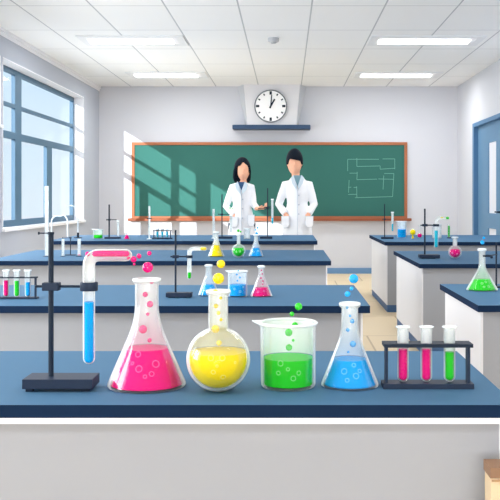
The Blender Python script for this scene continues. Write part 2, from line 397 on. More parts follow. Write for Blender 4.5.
# ------------------------------------------------------------------ benches
def bench(label, x0, x1, y0, y1, t, th, inset_l=0.03, inset_r=0.03, group='blue topped laboratory benches', lit_line=False, fi=0.05):
    cx_, r = (x0+x1)/2, None
    r = thing('lab_bench', label, 'lab bench', (cx_, (y0+y1)/2, 0), group)
    a, b, c, d = x0-cx_, x1-cx_, y0-(y0+y1)/2, y1-(y0+y1)/2
    bm = box(B(), a, b, c, d, t-th, t)
    for f in bm.faces:
        f.material_index = 0 if f.normal.z > 0.5 or f.calc_center_median().z > t-1e-4 else 1
    obj('worktop', bm, [M_TOP, M_EDGE], r)
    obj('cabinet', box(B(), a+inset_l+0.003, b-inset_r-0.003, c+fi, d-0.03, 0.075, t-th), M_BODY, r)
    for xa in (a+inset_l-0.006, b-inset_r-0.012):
        obj('lit_end_face', box(B(), xa, xa+0.018, c+fi+0.001, d-0.031, 0.075, t-th), M_END_LIT, r)  # added pale sheets that make the cabinet ends look lit
    obj('plinth', box(B(), a+inset_l, b-inset_r, c+fi, d-0.03, 0, 0.075), M_KICK, r)
    if lit_line:
        obj('lit_strip', box(B(), a+inset_l, b-inset_r, c+fi-0.012, c+fi, t-th-0.012, t-th), M_WHITE, r)  # pale strip imitating the lit upper edge of the cabinet front
    return r
def Dy(y, t): return F*(H-t)/(y-VY)
bench('large blue topped grey bench in the foreground with the four big flasks', -1.7, 0.467, Dy(405, TC), Dy(351, TC), TC, 0.0265, lit_line=True, fi=0.012)
bench('second centre bench, just behind the foreground bench, holding blue and pink flasks', -2.0, 0.325, Dy(306, TC), Dy(285, TC), TC, 0.028)
bench('third centre bench, holding small yellow, green and blue flasks in a row', -2.02, 0.298, Dy(261, TC), Dy(250, TC), TC, 0.03)
bench('farthest centre bench, right in front of the two people in lab coats', -2.36, 0.302, Dy(241, TC), Dy(235, TC), TC, 0.036)
bench('right hand bench farthest back, near the door, with a blue filled beaker', 1.03, 2.62, Dy(242, T3), Dy(235, T3), T3, 0.037)
bench('middle right hand bench with stand and pink round flask', 1.01, 2.62, Dy(264, T2), Dy(251, T2), T2, 0.033)
bench('nearest right hand bench with a green conical flask', 0.856, 2.4, Dy(305.5, T1), Dy(284, T1), T1, 0.03)

# wooden box at the lower right
db = 1.790; st = F/db
r = thing('wooden_box', 'beige wooden box with brown rim, only its corner seen at lower right', 'box', (0.37+0.25, db-0.03, 0))
zt = H-(459-VY)/st; x0 = (483.5-VX)/st-0.62; x1 = x0+0.45; zb = zt-0.02; yf = -0.03
obj('rim', box(B(), x0, x1, yf, yf+0.06, zb, zt), mat('brown_wood', (146, 114, 90), 0.6, noise=0.05, nscale=20), r)
obj('side_board', box(B(), x0+0.002, x1-0.002, yf+0.003, yf+0.057, 0.05, zb), mat('beige_wood', (228, 206, 172), 0.6, noise=0.03, nscale=15), r)
bm = B(); tube(bm, [(x0+0.02, yf+0.001, zb-0.004), (x0+0.2, yf+0.001, zb-0.19)], 0.0025, 6); tube(bm, [(x0+0.003, yf+0.001, zb-0.005), (x1-0.003, yf+0.001, zb-0.005)], 0.0018, 6)
obj('seam', bm, mat('seam_brown', (190, 150, 110), 0.6), r)
for xx in (x0+0.03, x1-0.03):
    for yy in (yf+0.015, yf+0.045): obj('foot', box(B(), xx-0.02, xx+0.02, yy-0.012, yy+0.012, 0, 0.05), mat('brown_wood', (146, 114, 90)), r)

# ------------------------------------------------------------------ glassware
def round_prof(p, rad, n=4):
    """round the inner corners of an (r, z) polyline"""
    out = [p[0]]
    for i in range(1, len(p)-1):
        a, b, c = Vector(p[i-1]), Vector(p[i]), Vector(p[i+1]); d1, d2 = a-b, c-b
        r = min(rad[i] if isinstance(rad, (list, tuple)) else rad, d1.length*0.49, d2.length*0.49)
        if r < 1e-5: out.append(p[i]); continue
        q0, q1 = b+d1.normalized()*r, b+d2.normalized()*r
        for k in range(n+1):
            t = k/n; q = q0*(1-t)**2+b*2*t*(1-t)+q1*t*t; out.append((q.x, q.y))
    out.append(p[-1]); return out
def shell(prof, w_):
    """closed glass wall of thickness w_ for an outer profile that starts on the axis"""
    P = [Vector(p) for p in prof]; inner = []
    for i, p in enumerate(P):
        a = P[max(i-1, 0)]; b = P[min(i+1, len(P)-1)]; t = (b-a).normalized(); n_ = Vector((-t.y, t.x))
        q = p+n_*w_
        inner.append((max(0.0, q.x) if i else 0.0, q.y))
    inner[-1] = (max(inner[-1][0], 0.0003), P[-1].y)
    return [tuple(p) for p in P]+inner[::-1]
def clip_profile(prof, ztop):
    out = []
    for (r0, z0), (r1, z1) in zip(prof, prof[1:]):
        if not out: out.append((r0, z0))
        if z1 >= ztop:
            t = (ztop-z0)/(z1-z0) if z1 > z0 else 0; out.append((r0+(r1-r0)*t, ztop)); break
        out.append((r1, z1))
    out.append((0, ztop)); return out
def offset_in(prof, w_):
    P = [Vector(p) for p in prof]; o = []
    for i, p in enumerate(P):
        a = P[max(i-1, 0)]; b = P[min(i+1, len(P)-1)]; t = (b-a).normalized(); n_ = Vector((-t.y, t.x)); q = p+n_*w_
        o.append((max(0.0, q.x) if i else 0.0, q.y))
    return o
def bubble_rings(S, liq, pts, col, prof):
    """hollow looking bubbles lying against the front of the liquid"""
    for (px, py, rp) in pts:
        x = S.x(px); z = S.z(py); sl = 0.0
        for _ in range(6):                       # follow the sight line to the liquid surface
            R = 0.0
            for (r0, z0), (r1, z1) in zip(prof, prof[1:]):
                if min(z0, z1) <= z <= max(z0, z1) and abs(z1-z0) > 1e-9:
                    q_ = r0+(r1-r0)*(z-z0)/(z1-z0)
                    if q_ > R: R = q_; sl = (r1-r0)/(z1-z0)
            y = -math.sqrt(max(R*R-x*x, 0))
            k = (S.D+y)/S.D; z = (H+(VY-py)/S.s*k)-S.t; x = (px-VX)/S.s*k-S.X
        rr = S.m(rp)*0.95*(S.D+y)/S.D; bm = B()
        nrm = Vector((x/max(R, 1e-4), y/max(R, 1e-4), -max(-2.5, min(2.5, sl)))).normalized(); x, y, z = Vector((x, y, z))+nrm*S.m(0.25); q = nrm.to_track_quat('Z', 'Y').to_matrix()
        n1, n2 = 20, 6; tr_ = S.m(0.45); grid = []
        for i in range(n1):
            a = 2*PI*i/n1; row = []
            for j in range(n2):
                b = 2*PI*j/n2; v = Vector(((rr+tr_*math.cos(b))*math.cos(a), (rr+tr_*math.cos(b))*math.sin(a), tr_*0.8*math.sin(b)))
                row.append(bm.verts.new(q @ v + Vector((x, y, z))))
            grid.append(row)
        for i in range(n1):
            for j in range(n2): bm.faces.new((grid[i][j], grid[(i+1) % n1][j], grid[(i+1) % n1][(j+1) % n2], grid[i][(j+1) % n2]))
        obj('bubble', bm, ringmat(col), liq, True, ang=180)
def vessel(kind, label, x, yb, t, rb, ytop, col=None, yl=None, rn=0, ys=0, lip=0, wall=3.6, rings=(), name=None, group=None, d=None, seg=48):
    """kind: conical, round, beaker. all measures in picture pixels at the vessel's distance"""
    S = Spot(x, yb, t, rb if kind != 'round' else rb*0.35, d); m = S.m; zt = S.z(ytop)
    nm = name or {'conical': 'conical_flask', 'round': 'round_flask', 'beaker': 'beaker'}[kind]
    r = thing(nm, label, 'flask' if 'flask' in nm else nm.replace('_', ' '), S.loc, group)
    R, RN = m(rb), m(rn)
    if kind == 'conical':
        zs = S.z(ys); lr = m(lip or rn+2); lt = m(min(3.4, rn*0.6))
        p = [(0, 0), (R, 0), (RN, zs), (RN, zt-lt*1.3), (lr, zt-lt), (lr, zt)]
        cr_ = [0, R*0.13, RN*1.5, lt*0.5, lt*0.4, 0]; prof = round_prof(p, cr_, 5)
        prof += [(lr-m(0.6), zt+m(0.4))]
    elif kind == 'round':
        lr = m(lip or rn+2); lt = m(min(3.4, rn*0.6)); zc_ = R*0.985
        a1 = math.acos(min(1, RN/R)); prof = [(0, 0)]
        for k in range(1, 30):
            a = -PI/2+(PI/2+a1)*k/29; prof.append((R*math.cos(a), max(0.0, zc_+R*math.sin(a)) if a < -1.2 else zc_+R*math.sin(a)))
        tail = [prof[-1], (RN, prof[-1][1]+m(2)), (RN, zt-lt*1.3), (lr, zt-lt), (lr, zt)]
        prof = prof[:-1]+round_prof(tail, [0, m(2), lt*0.5, lt*0.4, 0], 4)+[(lr-m(0.6), zt+m(0.4))]
    else:
        prof = round_prof([(0, 0), (R, 0), (R, zt-m(3*rb/27)), (R+m(1.8*rb/27), zt)], [0, R*0.16, m(2)*rb/27, 0], 6)
    gw = m(max(0.9, wall*0.3)); warp = None
    if kind == 'beaker':
        sl = m(6.5*rb/27)
        def warp(a, rr, xx, yy, zz):
            k = max(0, 1-abs(((a-PI+PI) % (2*PI))-PI)/0.42) if rr > R*0.85 else 0
            h = max(0, (zz-(zt-sl*1.2))/(sl*1.2)); k = k*k*(3-2*k)*h*h
            return xx-sl*k, yy*(1-0.25*k), zz+sl*0.12*k
    lev = S.z(yl)+S.m(0.2) if yl else 0.001
    obj('glass_body', lathe(B(), shell(prof, gw), seg, warp=warp), glass_mat(lev), r, True, ang=60)
    if lip or kind == 'beaker':
        lr_ = (m(lip) if kind != 'beaker' else R+m(1.8*rb/27)); bm = B(); n2 = 8; tr_ = m(min(1.6, 0.085*rb if kind == 'beaker' else 0.12*rb)); G = []
        for i in range(seg):
            a = 2*PI*i/seg; row = []
            for j in range(n2):
                b = 2*PI*j/n2; rr = lr_-tr_*0.7+tr_*math.cos(b); v = (rr*math.cos(a), rr*math.sin(a), zt-tr_*0.5+tr_*math.sin(b))
                if warp: v = warp(a, rr, v[0], v[1], v[2]) if rr > R*0.85 else v
                row.append(bm.verts.new(v))
            G.append(row)
        for i in range(seg):
            for j in range(n2): bm.faces.new((G[i][j], G[(i+1) % seg][j], G[(i+1) % seg][(j+1) % n2], G[i][(j+1) % n2]))
        obj('rim', bm, mat('glass_rim', (238, 246, 249), 0.15, 0.6), r, True, ang=180)
    if col:
        lp = clip_profile(offset_in(prof, m(wall)), S.z(yl))
        L = obj('liquid', lathe(B(), lp, seg), liquid(col), r, True, ang=50)
        bubble_rings(S, L, rings, col, lp)
    return S, r
ORD = ['topmost', 'second from the top', 'third from the top', 'fourth from the top', 'fifth from the top', 'sixth from the top', 'seventh from the top', 'eighth from the top', 'ninth from the top', 'tenth from the top']
def bubbles(S, pts, col, where, group):
    pts = sorted(pts, key=lambda p: p[1])
    for k, p in enumerate(pts):
        rr = S.m(p[2]); size = 'large' if p[2] > 3.9 else 'medium' if p[2] > 2.4 else 'small'
        dy = 0.0
        bm = sphere(B(), (0, 0, 0), rr, 24, 14, (1, 1, p[3] if len(p) > 3 else 1))
        o = obj('bubble', bm, bub(col), None, True, ((p[0]-VX)/S.s, S.D+dy, H+(VY-p[1])/S.s))
        tag(o, '%s %s bubble, %s at the %s' % (size, col, ORD[k], where), 'bubble', group)

# foreground flasks
S, _ = vessel('conical', 'large conical flask of pink liquid on the foreground bench', 146.8, 395, TC, 40.5, 279, 'pink', 347.5, 11.7, 320, 14, 3.2,
    [(138.2, 354.5, 2.8), (132.6, 363.5, 1.6), (139, 369, 3.4), (155.7, 364, 3.6), (145, 376.7, 1.8), (151.6, 374, 2.5)])
bubbles(S, [(147.8, 267.4, 5.4), (139, 256, 2.5), (149.3, 253.3, 2.3), (151.6, 281.8, 2.2), (145.2, 294.5, 2.7), (150, 304.2, 3.3), (147.8, 314.2, 1.8), (143, 329.3, 4.2), (149.6, 340.3, 2.2)],
    'pink', 'large pink conical flask', 'pink bubbles of the large conical flask')
S, _ = vessel('round', 'large round flask of yellow liquid on the foreground bench', 218.3, 393, TC, 32, 290.5, 'yellow', 351, 9.8, 0, 12.2, 3.0,
    [(211, 358, 2.9), (222.3, 358, 2.9), (213.3, 372, 2.2), (223, 377, 2.5), (217, 366, 1.2), (235, 362.5, 1.2)])
bubbles(S, [(221, 264, 4.2), (218.5, 278.5, 5.7), (215.5, 291, 2.4, 0.7), (220.7, 298, 1.7), (216, 306, 2.3), (218.5, 313, 2), (221, 319.5, 1.7), (215.5, 329, 4), (219, 343, 2.8)],
    'yellow', 'large yellow round flask', 'yellow bubbles of the large round flask')
S, _ = vessel('beaker', 'large beaker of green liquid with a pouring lip on the foreground bench', 288.3, 392.5, TC, 27.4, 322, 'green', 357, wall=3.0,
    rings=[(280.6, 363.4, 2.8), (288, 369.3, 1.7), (278.5, 373, 2.1), (298.7, 373, 2.2), (293.3, 378.4, 2.6)])
bubbles(S, [(298.5, 306.4, 3.8), (292, 314, 2.3), (295, 325, 3), (288.7, 332.5, 3.8), (293.2, 340.3, 1.5), (289, 347.4, 3.3)],
    'green', 'large green beaker', 'green bubbles of the large beaker')
S, _ = vessel('conical', 'conical flask of bright blue liquid on the foreground bench beside the tube rack', 349.8, 392, TC, 29.8, 303, 'blue', 358.5, 8.2, 333, 10.6, 3.0,
    [(353.8, 365.2, 2), (344.3, 371.5, 2.9), (359.5, 371, 1.9), (356, 376, 2.9), (347.2, 380.4, 2)])
bubbles(S, [(353.7, 278.7, 4.7), (351.6, 288.6, 2), (347.6, 294, 3), (347, 307.5, 1.6), (350, 315.8, 1.4), (352.3, 321.2, 2.3), (347.8, 330, 2), (353, 344, 3.2), (348.3, 352, 1.4)],
    'blue', 'front blue conical flask', 'blue bubbles of the front conical flask')

# test tube racks and test tubes
def tube_thing(label, S, x, ytop, ybot, rp, col=None, yl=None, lip=True, name='test_tube', group=None, y_off=0.0):
    m = S.m; zb, zt = S.z(ybot), S.z(ytop); r = thing(name, label, name.replace('_', ' '), (S.X+S.x(x), S.D+y_off, S.t+zb), group)
    R = m(rp); h = zt-zb; prof = [(0, 0)]+[(R*math.sin(a), R-R*math.cos(a)) for a in [PI/2*k/8 for k in range(1, 9)]]
    if lip: prof += [(R, h-m(1.6)), (R*1.25, h-m(0.9)), (R*1.25, h)]
    else: prof += [(R, h)]
    obj('glass_body', lathe(B(), shell(prof, R*0.16), 24), glass_mat((S.z(yl)-zb) if yl else 0.0005, 0.46 if rp > 4 else 0.38, 0.7 if rp > 4 else 0.6), r, True, ang=50)
    if lip:
        obj('rim', lathe(B(), [(R*1.3, h-m(0.9)), (R*1.32, h-m(0.3)), (R*1.25, h+m(0.2)), (R*0.95, h+m(0.1)), (R*0.9, h-m(0.9)), (R*1.3, h-m(0.9))], 24), mat('glass_rim', (238, 246, 249), 0.15, 0.6), r, True)
    if col:
        obj('liquid', lathe(B(), clip_profile(offset_in(prof, R*0.26), S.z(yl)-zb), 24), liquid(col), r, True)
    return r
def rack(label, S, x0, x1, ytop, ybase, tubes, rp, rail, post, group, dep):
    m = S.m; r = thing('test_tube_rack', label, 'test tube rack', S.loc); X0, X1 = S.x(x0), S.x(x1)
    zt0 = S.z(ytop+rail); zt1 = S.z(ytop); zb1 = m(rail*1.5)
    obj('base_board', box(B(), X0-m(1), X1+m(1), -dep, dep, 0, zb1, m(0.3)), M_STEEL2, r)
    bm = B(); hole = m(rp)*1.08; xs = sorted(S.x(q[0]) for q in tubes); cur = X0
    box(bm, X0, X1, -dep, -hole, zt0, zt1); box(bm, X0, X1, hole, dep, zt0, zt1)
    for q in xs: box(bm, cur, q-hole, -hole, hole, zt0, zt1); cur = q+hole
    box(bm, cur, X1, -hole, hole, zt0, zt1)
    obj('top_rail', bm, M_STEEL, r)
    for xx in (X0+m(post*1.2), X1-m(post*1.2)):
        obj('post', box(B(), xx-m(post/2), xx+m(post/2), -dep*0.5, dep*0.5, zb1, zt0), M_STEEL2, r)
    for (x, yt, c, yl, lab) in tubes:
        tube_thing(lab, S, x, yt, 0, rp, c, yl, group=group) if False else None
        S2 = S; zb = zb1+0.0003; yb = VY+(H-S.t-zb)*S.s
        tube_thing(lab, S2, x, yt, yb, rp, c, yl, group=group)
    return r
S = Spot(427, 389.5, TC, 12)
rack('dark test tube rack with three tubes on the foreground bench', S, 383, 471, 342.5, 0,
     [(403, 326.5, 'pink', 349, 'pink filled test tube, left one in the foreground rack'), (426.3, 326.5, 'pink', 349, 'pink filled test tube, middle one in the foreground rack'),
      (449.5, 326.5, 'green', 352, 'green filled test tube in the foreground rack')], 5.7, 3.4, 2.6, 'test tubes in the foreground rack', S.m(11))
S = Spot(14, 299, TC, 3)
rack('dark test tube rack with three tubes at left edge of second bench', S, -4, 37, 276.8, 0,
     [(6, 270, 'pink', 280.5, 'pink filled test tube in the rack at the left edge'), (16.8, 270, 'green', 281, 'green filled test tube in the rack at the left edge'),
      (27.8, 270, 'blue', 282.3, 'blue filled test tube in the rack at the left edge')], 2.9, 1.2, 1.2, 'test tubes in the left edge rack', S.m(4))
S = Spot(162, 239, TC, 2)
rack('small dark rack of three cyan tubes on farthest centre bench', S, 153, 171.5, 230.2, 0,
     [(157.5, 228.3, 'cyan', 231.8, 'cyan filled tube, left one in the small far rack'), (162.3, 228.3, 'cyan', 231.8, 'cyan filled tube, middle one in the small far rack'),
      (167.1, 228.3, 'cyan', 231.8, 'cyan filled tube, right one in the small far rack')], 1.3, 0.8, 0.8, 'cyan tubes in the small far rack', S.m(2.2))

# retort stands
def stand(label, xp, yb, t, b0, b1, ytop, clamps, rp=1.0, bh=2.5, feet=0, d=None, depth=None, cap=False):
    """clamps: (y, x_from, x_to, thickness) ; x_to carries the grip"""
    S = Spot(xp, yb, t, 0, d); hw = S.m(b1-b0)/2; dp_ = depth or hw*0.5
    S = Spot(xp, yb, t, 0, (d or S.D+dp_)); m = S.m
    r = thing('retort_stand', label, 'retort stand', S.loc)
    X0, X1 = S.x(b0), S.x(b1); f = m(feet); hb = m(bh)
    obj('base', box(B(), X0, X1, -dp_, dp_, f, f+hb, m(0.5)), M_STEEL2, r)
    if feet:
        for xx in (X0+m(6), X1-m(8)):
            obj('foot', box(B(), xx-m(3.5), xx+m(3.5), -dp_*0.8, -dp_*0.5, 0, f), M_STEEL, r); obj('foot', box(B(), xx-m(3.5), xx+m(3.5), dp_*0.5, dp_*0.8, 0, f), M_STEEL, r)
    zt = S.z(ytop); bm = cyl(B(), (0, 0, f+hb), (0, 0, zt), m(rp), 20)
    if cap: lathe(bm, [(0, zt-m(2.4)), (m(rp*1.2), zt-m(2.4)), (m(rp*1.2), zt), (0, zt)], 20)
    obj('rod', bm, M_STEEL, r, True)
    for (y, x0, x1, th) in clamps:
        z = S.z(y); bm = B(); a, b = S.x(x0), S.x(x1)
        k = max(m(rp)*1.5, m(th*1.1))
        cyl(bm, (a, 0, z), (b, 0, z), m(th*0.35), 10)
        cl = obj('clamp_arm', bm, M_STEEL, r, True)
        obj('boss', box(B(), -k*1.2, k*1.2, -k*1.1, k*1.1, z-m(th*0.75), z+m(th*0.75), m(0.25)), M_STEEL, cl)
        bm = B(); cyl(bm, (a, 0, z), (a+m(th*0.6) * (1 if b > a else -1), 0, z), m(th*0.7), 12); obj('knob', bm, M_STEEL, cl, True)
    return S, r
def grip(S, r, x, y, wpx, hpx, rt):
    """open collar holding a tube of radius rt (px) at x"""
    m = S.m; X, z = S.x(x), S.z(y); bm = B(); ro, ri, h = m(wpx/2), m(rt)*1.02, m(hpx/2)
    lathe(bm, [(ri, -h), (ro, -h), (ro, h), (ri, h), (ri, -h)], 20, (X, 0, z)); obj('grip', bm, M_STEEL, r, True)

# front stand with the bent tube
S, r = stand('large dark retort stand on the foreground bench, holding the bent glass tube', 51, 392.5, TC, 27, 96, 232, [], 2.6, 9.5, 3.2, cap=True, depth=0.038)
m = S.m; z = S.z(286.4)
bm = B(); tube(bm, [(S.x(36.5), 0, z), (S.x(84), 0, z)], m(1.3), 12); arm = obj('clamp_arm', bm, M_STEEL, r, True)
obj('boss', box(B(), S.x(43), S.x(59.8), -m(5), m(5), z-m(4), z+m(4), m(0.7)), M_STEEL2, arm)
bm = B(); lathe(bm, [(m(6.4), -m(4.3)), (m(8.4), -m(4.3)), (m(8.8), -m(3.5)), (m(8.8), m(3.5)), (m(8.4), m(4.3)), (m(6.4), m(4.3)), (m(6.4), -m(4.3))], 24, (S.x(89), 0, z))
obj('grip', bm, M_STEEL2, arm, True)
obj('knob', lathe(B(), [(0, -m(1)), (m(2), -m(1)), (m(2), m(1)), (0, m(1))], 12, (S.x(36.5), 0, z)), M_STEEL, arm, True)

def bent_tube(label, S, xv, ybot, yh, xe, rp, liqs, rad, name='bent_tube', group=None):
    """vertical leg at xv, closed at ybot; horizontal leg at height yh to xe. liqs: list of (colour, p, q, r, dy) along either leg"""
    m = S.m; zb = S.z(ybot); r = thing(name, label, 'glass tube', (S.X+S.x(xv), S.D, S.t+zb), group)
    R = m(rp); top = S.z(yh)-zb; ex = m(xe-xv)
    pts = arc_pts([(0, 0, R), (0, 0, top), (ex, 0, top)], m(rad), 10)
    cap = [(0, 0, R-R*math.cos(a)) for a in [PI/2*k/6 for k in range(1, 6)]]; cr_ = [R*math.sin(PI/2*k/6) for k in range(1, 6)]
    caps = [(ex+m(rp)*math.sin(a), 0, top) for a in [PI/2*k/6 for k in range(1, 6)]]; cr2 = [R*math.cos(PI/2*k/6) for k in range(1, 6)]
    path = cap+[tuple(p) for p in pts]+caps
    obj('glass_body', tube(B(), path, cr_+[R]*len(pts)+cr2, 20), glass_mat(0.0011 if not liqs else max(0.001, S.z(liqs[0][1])-zb), 0.32, 0.56), r, True, ang=60)
    c, yl, k = liqs[0]
    bm = lathe(B(), [(0, m(1))]+[(m(k)*math.sin(a), m(1)+m(k)*(1-math.cos(a))) for a in [PI/2*j/6 for j in range(1, 7)]]+[(m(k), S.z(yl)-zb), (0, S.z(yl)-zb)], 20)
    obj('lower_liquid', bm, liquid(c), r, True)
    for (c, xa, xb, yy, k) in liqs[1:]:
        zz = S.z(yy)-zb; a, b = m(xa-xv), m(xb-xv); kk = m(k); n_ = 5
        P = [(a+kk*(1-math.cos(PI/2*j/n_)), 0, zz) for j in range(1, n_+1)]+[(b-kk*(1-math.sin(PI/2*j/n_))-0, 0, zz) for j in range(0, n_)]
        RR = [kk*math.sin(PI/2*j/n_) for j in range(1, n_+1)]+[kk*math.cos(PI/2*j/n_)+1e-5 for j in range(0, n_)]
        obj('upper_liquid', tube(B(), P, RR, 16), liquid(c), r, True, ang=60)
    return r
bent_tube('bent glass tube with blue liquid below and pink liquid above, held over the foreground bench', S, 89, 364, 255.2, 126, 6.1,
          [('blue', 302, 4.4), ('pink', 92, 129.5, 253.7, 2.9)], 11)
SF = S
for (x, y, rr, lab) in [(87.5, 254, 2.4, 'dark pink drop inside the left bend of the big bent tube'), (133.6, 259.3, 3.1, 'pink drop leaving the right end of the big bent tube'),
                        (128.6, 258.3, 1.7, 'tiny pink drop inside the right end of the big bent tube'), (134.2, 264.3, 1.3, 'tiny pink drop hanging lowest at the big bent tube end')]:
    tag(obj('drop', sphere(B(), (0, 0, 0), SF.m(rr), 16, 10), bub('pink'), None, True, ((x-VX)/SF.s, SF.D, H+(VY-y)/SF.s)), lab, 'drop', 'pink drops at the big bent tube')

# second bench
S, r = stand('dark retort stand on the second bench, holding a small bent tube', 175.6, 298, TC, 166.5, 192, 230, [], 0.95, 4.2, 0.8)
m = S.m; z = S.z(256.6); arm = obj('clamp_arm', tube(B(), [(S.x(170.5), 0, z), (S.x(187.3), 0, z)], m(0.7), 10), M_STEEL, r, True)
obj('boss', box(B(), S.x(172.5), S.x(179), -m(2), m(2), z-m(1.5), z+m(1.5), m(0.4)), M_STEEL2, arm)
obj('grip', lathe(B(), [(m(2.3), -m(1.4)), (m(3.2), -m(1.4)), (m(3.2), m(1.4)), (m(2.3), m(1.4)), (m(2.3), -m(1.4))], 16, (S.x(189.4), 0, z)), M_STEEL, arm, True)
bent_tube('small bent glass tube with green liquid below and yellow above, on the second bench stand', S, 189.4, 279.5, 248.8, 205, 2.1, [('green', 272.5, 1.5), ('yellow', 200.3, 206.3, 248.8, 1.6)], 5)
vessel('conical', 'pale conical flask of blue liquid behind the yellow round flask', 208.7, 296.5, TC, 10.8, 265, 'blue', 284.5, 3, 275, 3.8, 1.4, [(205.5, 290, 1.0), (210.5, 288.5, 0.8)])
S, _ = vessel('beaker', 'beaker of blue liquid on the second bench', 237.7, 297.5, TC, 9.6, 271, 'blue', 284.5, wall=1.2, rings=[(234.5, 289, 0.9), (240, 291.5, 1.0), (243, 287, 0.7)])
bubbles(S, [(238.5, 271, .9), (236.8, 274.5, 1), (239.8, 277.5, 1.1), (237.3, 280.7, .9)], 'blue', 'beaker on the second bench', 'bubbles in the blue beaker')
S, _ = vessel('conical', 'small conical flask of pink liquid on the second bench', 261.4, 297.5, TC, 11.4, 266, 'pink', 287.5, 2.8, 275.5, 3.6, 1.5, [(258, 292, 0.9), (264, 291, 0.8)])
bubbles(S, [(261.5, 270.3, .8), (262.2, 274, .8), (261, 278, 1), (263, 281, .9), (262.6, 284.2, .8)], 'pink', 'small pink second bench flask', 'bubbles in the small pink flask')

# third bench
vessel('conical', 'small conical flask of yellow liquid on the third bench', 216.2, 257, TC, 8.3, 232, 'yellow', 245.3, 2.2, 240, 2.9, 1.1, [(214, 250, 0.6), (218.5, 252, 0.7)])
S, _ = vessel('round', 'small round flask of green liquid on the third bench', 238.6, 257.7, TC, 6.9, 234.5, 'green', 248, 1.8, 0, 2.4, 1.0, [(236.5, 252, 0.6), (240, 251.5, 0.7)])
bubbles(S, [(238.3, 230.7, 1.3), (240.6, 231.6, .9)], 'green', 'small green round flask', 'bubbles above the small green round flask')
S, _ = vessel('conical', 'small conical flask of blue liquid on the third bench', 256, 257, TC, 7.6, 234.5, 'blue', 248, 2, 241.5, 2.6, 1.1, [(254, 252, 0.6), (258, 251, 0.6)])
bubbles(S, [(256.7, 233.3, 1.3), (255.3, 229.9, .8), (257.6, 227.8, 1.0)], 'blue', 'small blue third bench flask', 'bubbles above the small blue flask')

def cylinder(label, S, x, ytop, ybot, rp, foot, col=None, yl=None, marks=0, footmat=None, name='measuring_cylinder', group=None, neck=None):
    m = S.m; zb = S.z(ybot); r = thing(name, label, name.replace('_', ' '), (S.X+S.x(x), S.D, S.t+zb), group); R = m(rp); h = S.z(ytop)-zb; fh = m(1.0)
    obj('foot', lathe(B(), [(0, 0), (m(foot), 0), (m(foot), fh*0.6), (R*1.1, fh), (0, fh)], 24), footmat or M_STEEL2, r, True)
    obj('glass_body', lathe(B(), shell([(0, fh+0.0005), (R, fh+0.0005), (R, h-m(0.4)), (R*1.15, h)], R*0.2), 24), glass_mat(0.0005), r, True)
    if col: obj('liquid', lathe(B(), [(0, fh+R*0.3), (R*0.75, fh+R*0.3), (R*0.75, S.z(yl)-zb), (0, S.z(yl)-zb)], 20), liquid(col), r, True)
    if marks:
        bm = B()
        for k in range(marks):
            zz = fh+(h-fh)*(0.2+0.65*k/max(1, marks-1)); a = R*1.01
            for s_ in range(3):
                t0 = -PI/2-0.5+s_*0.3; t1 = t0+0.3
                q = [bm.verts.new((a*math.cos(t_), a*math.sin(t_), zz+dz)) for t_, dz in ((t0, 0), (t1, 0), (t1, m(0.25)), (t0, m(0.25)))]; bm.faces.new(q)
        obj('graduation_marks', bm, mat('mark_grey', (150, 165, 180)), r)
    return r
# left end of the third bench
S = Spot(46.5, 256.5, TC, 2)
WHT = mat('white_plastic', (240, 246, 250), 0.4)
cylinder('tall thin white burette standing at left end of the third bench', S, 46.8, 186, 256.8, 1.9, 4, marks=5, name='burette')
r = tag(obj('clamp', cyl(B(), (0, 0, 0), (S.m(9.5), 0, 0), S.m(0.7), 10), M_STEEL, None, True, ((38.5-VX)/S.s, S.D, H+(VY-233.2)/S.s)), 'small dark clamp across the tall white burette', 'clamp')
obj('knob', lathe(B(), [(0, -S.m(1.4)), (S.m(0.9), -S.m(1.4)), (S.m(0.9), S.m(1.4)), (0, S.m(1.4))], 10, (0.002, 0, 0)), M_STEEL, r, True)
S = Spot(63, 256.5, TC, 2)
cylinder('short measuring cylinder beside the tiny stand on the third bench', S, 63, 239, 256.8, 1.4, 2.8, marks=4, group='measuring cylinders at the left')
cylinder('short measuring cylinder with a pink spot, right of the tiny stand', S, 79.2, 239, 256.6, 1.7, 3.4, 'pink', 254.5, marks=4, group='measuring cylinders at the left')
stand('tiny dark stand between two measuring cylinders on the third bench', 70.5, 255.5, TC, 65.5, 76, 237.3, [(237.8, 62.3, 70.5, 0.9)], 0.45, 0.9)
S3 = Spot(60, 254, TC, 0)
def hose(label, S, pts, rp, name='glass_tubing', m_=None):
    P = [Vector((S.m(x-pts[0][0]), 0, -S.m(y-pts[0][1]))) for x, y in pts]; P = arc_pts(P, S.m(5), 6)
    o = obj(name, tube(B(), P, S.m(rp), 10), m_ or mat('tubing_white', (236, 246, 250), 0.2, 0.5), None, True, ((pts[0][0]-VX)/S.s, S.D, H+(VY-pts[0][1])/S.s), ang=80)
    return tag(o, label, 'tubing')
hose('thin arched white glass tubing beside the burette, in front of the window corner', S3, [(51.5, 253.8), (51.6, 219), (56, 215.5), (60.5, 216.5), (64, 214.5), (67.6, 219.5), (67.7, 237)], 0.75)
S4 = Spot(78, 238, TC, 0)
hose('thin pale glass tubing arching over the farthest centre bench at window corner', S4, [(66.5, 206), (72, 205.3), (77, 208.5), (77.8, 216), (78, 232.5)], 0.7)
r = thing('stopper', 'small black stopper stand on the farthest bench at its left end', 'stopper', S4.loc)
obj('foot', lathe(B(), [(0, 0), (S4.m(4), 0), (S4.m(4), S4.m(0.7)), (0, S4.m(1))], 20), M_STEEL, r, True)
obj('plug', lathe(B(), [(0, S4.m(0.9)), (S4.m(1.1), S4.m(0.9)), (S4.m(1.1), S4.m(5.5)), (0, S4.m(5.5))], 16), M_STEEL, r, True)

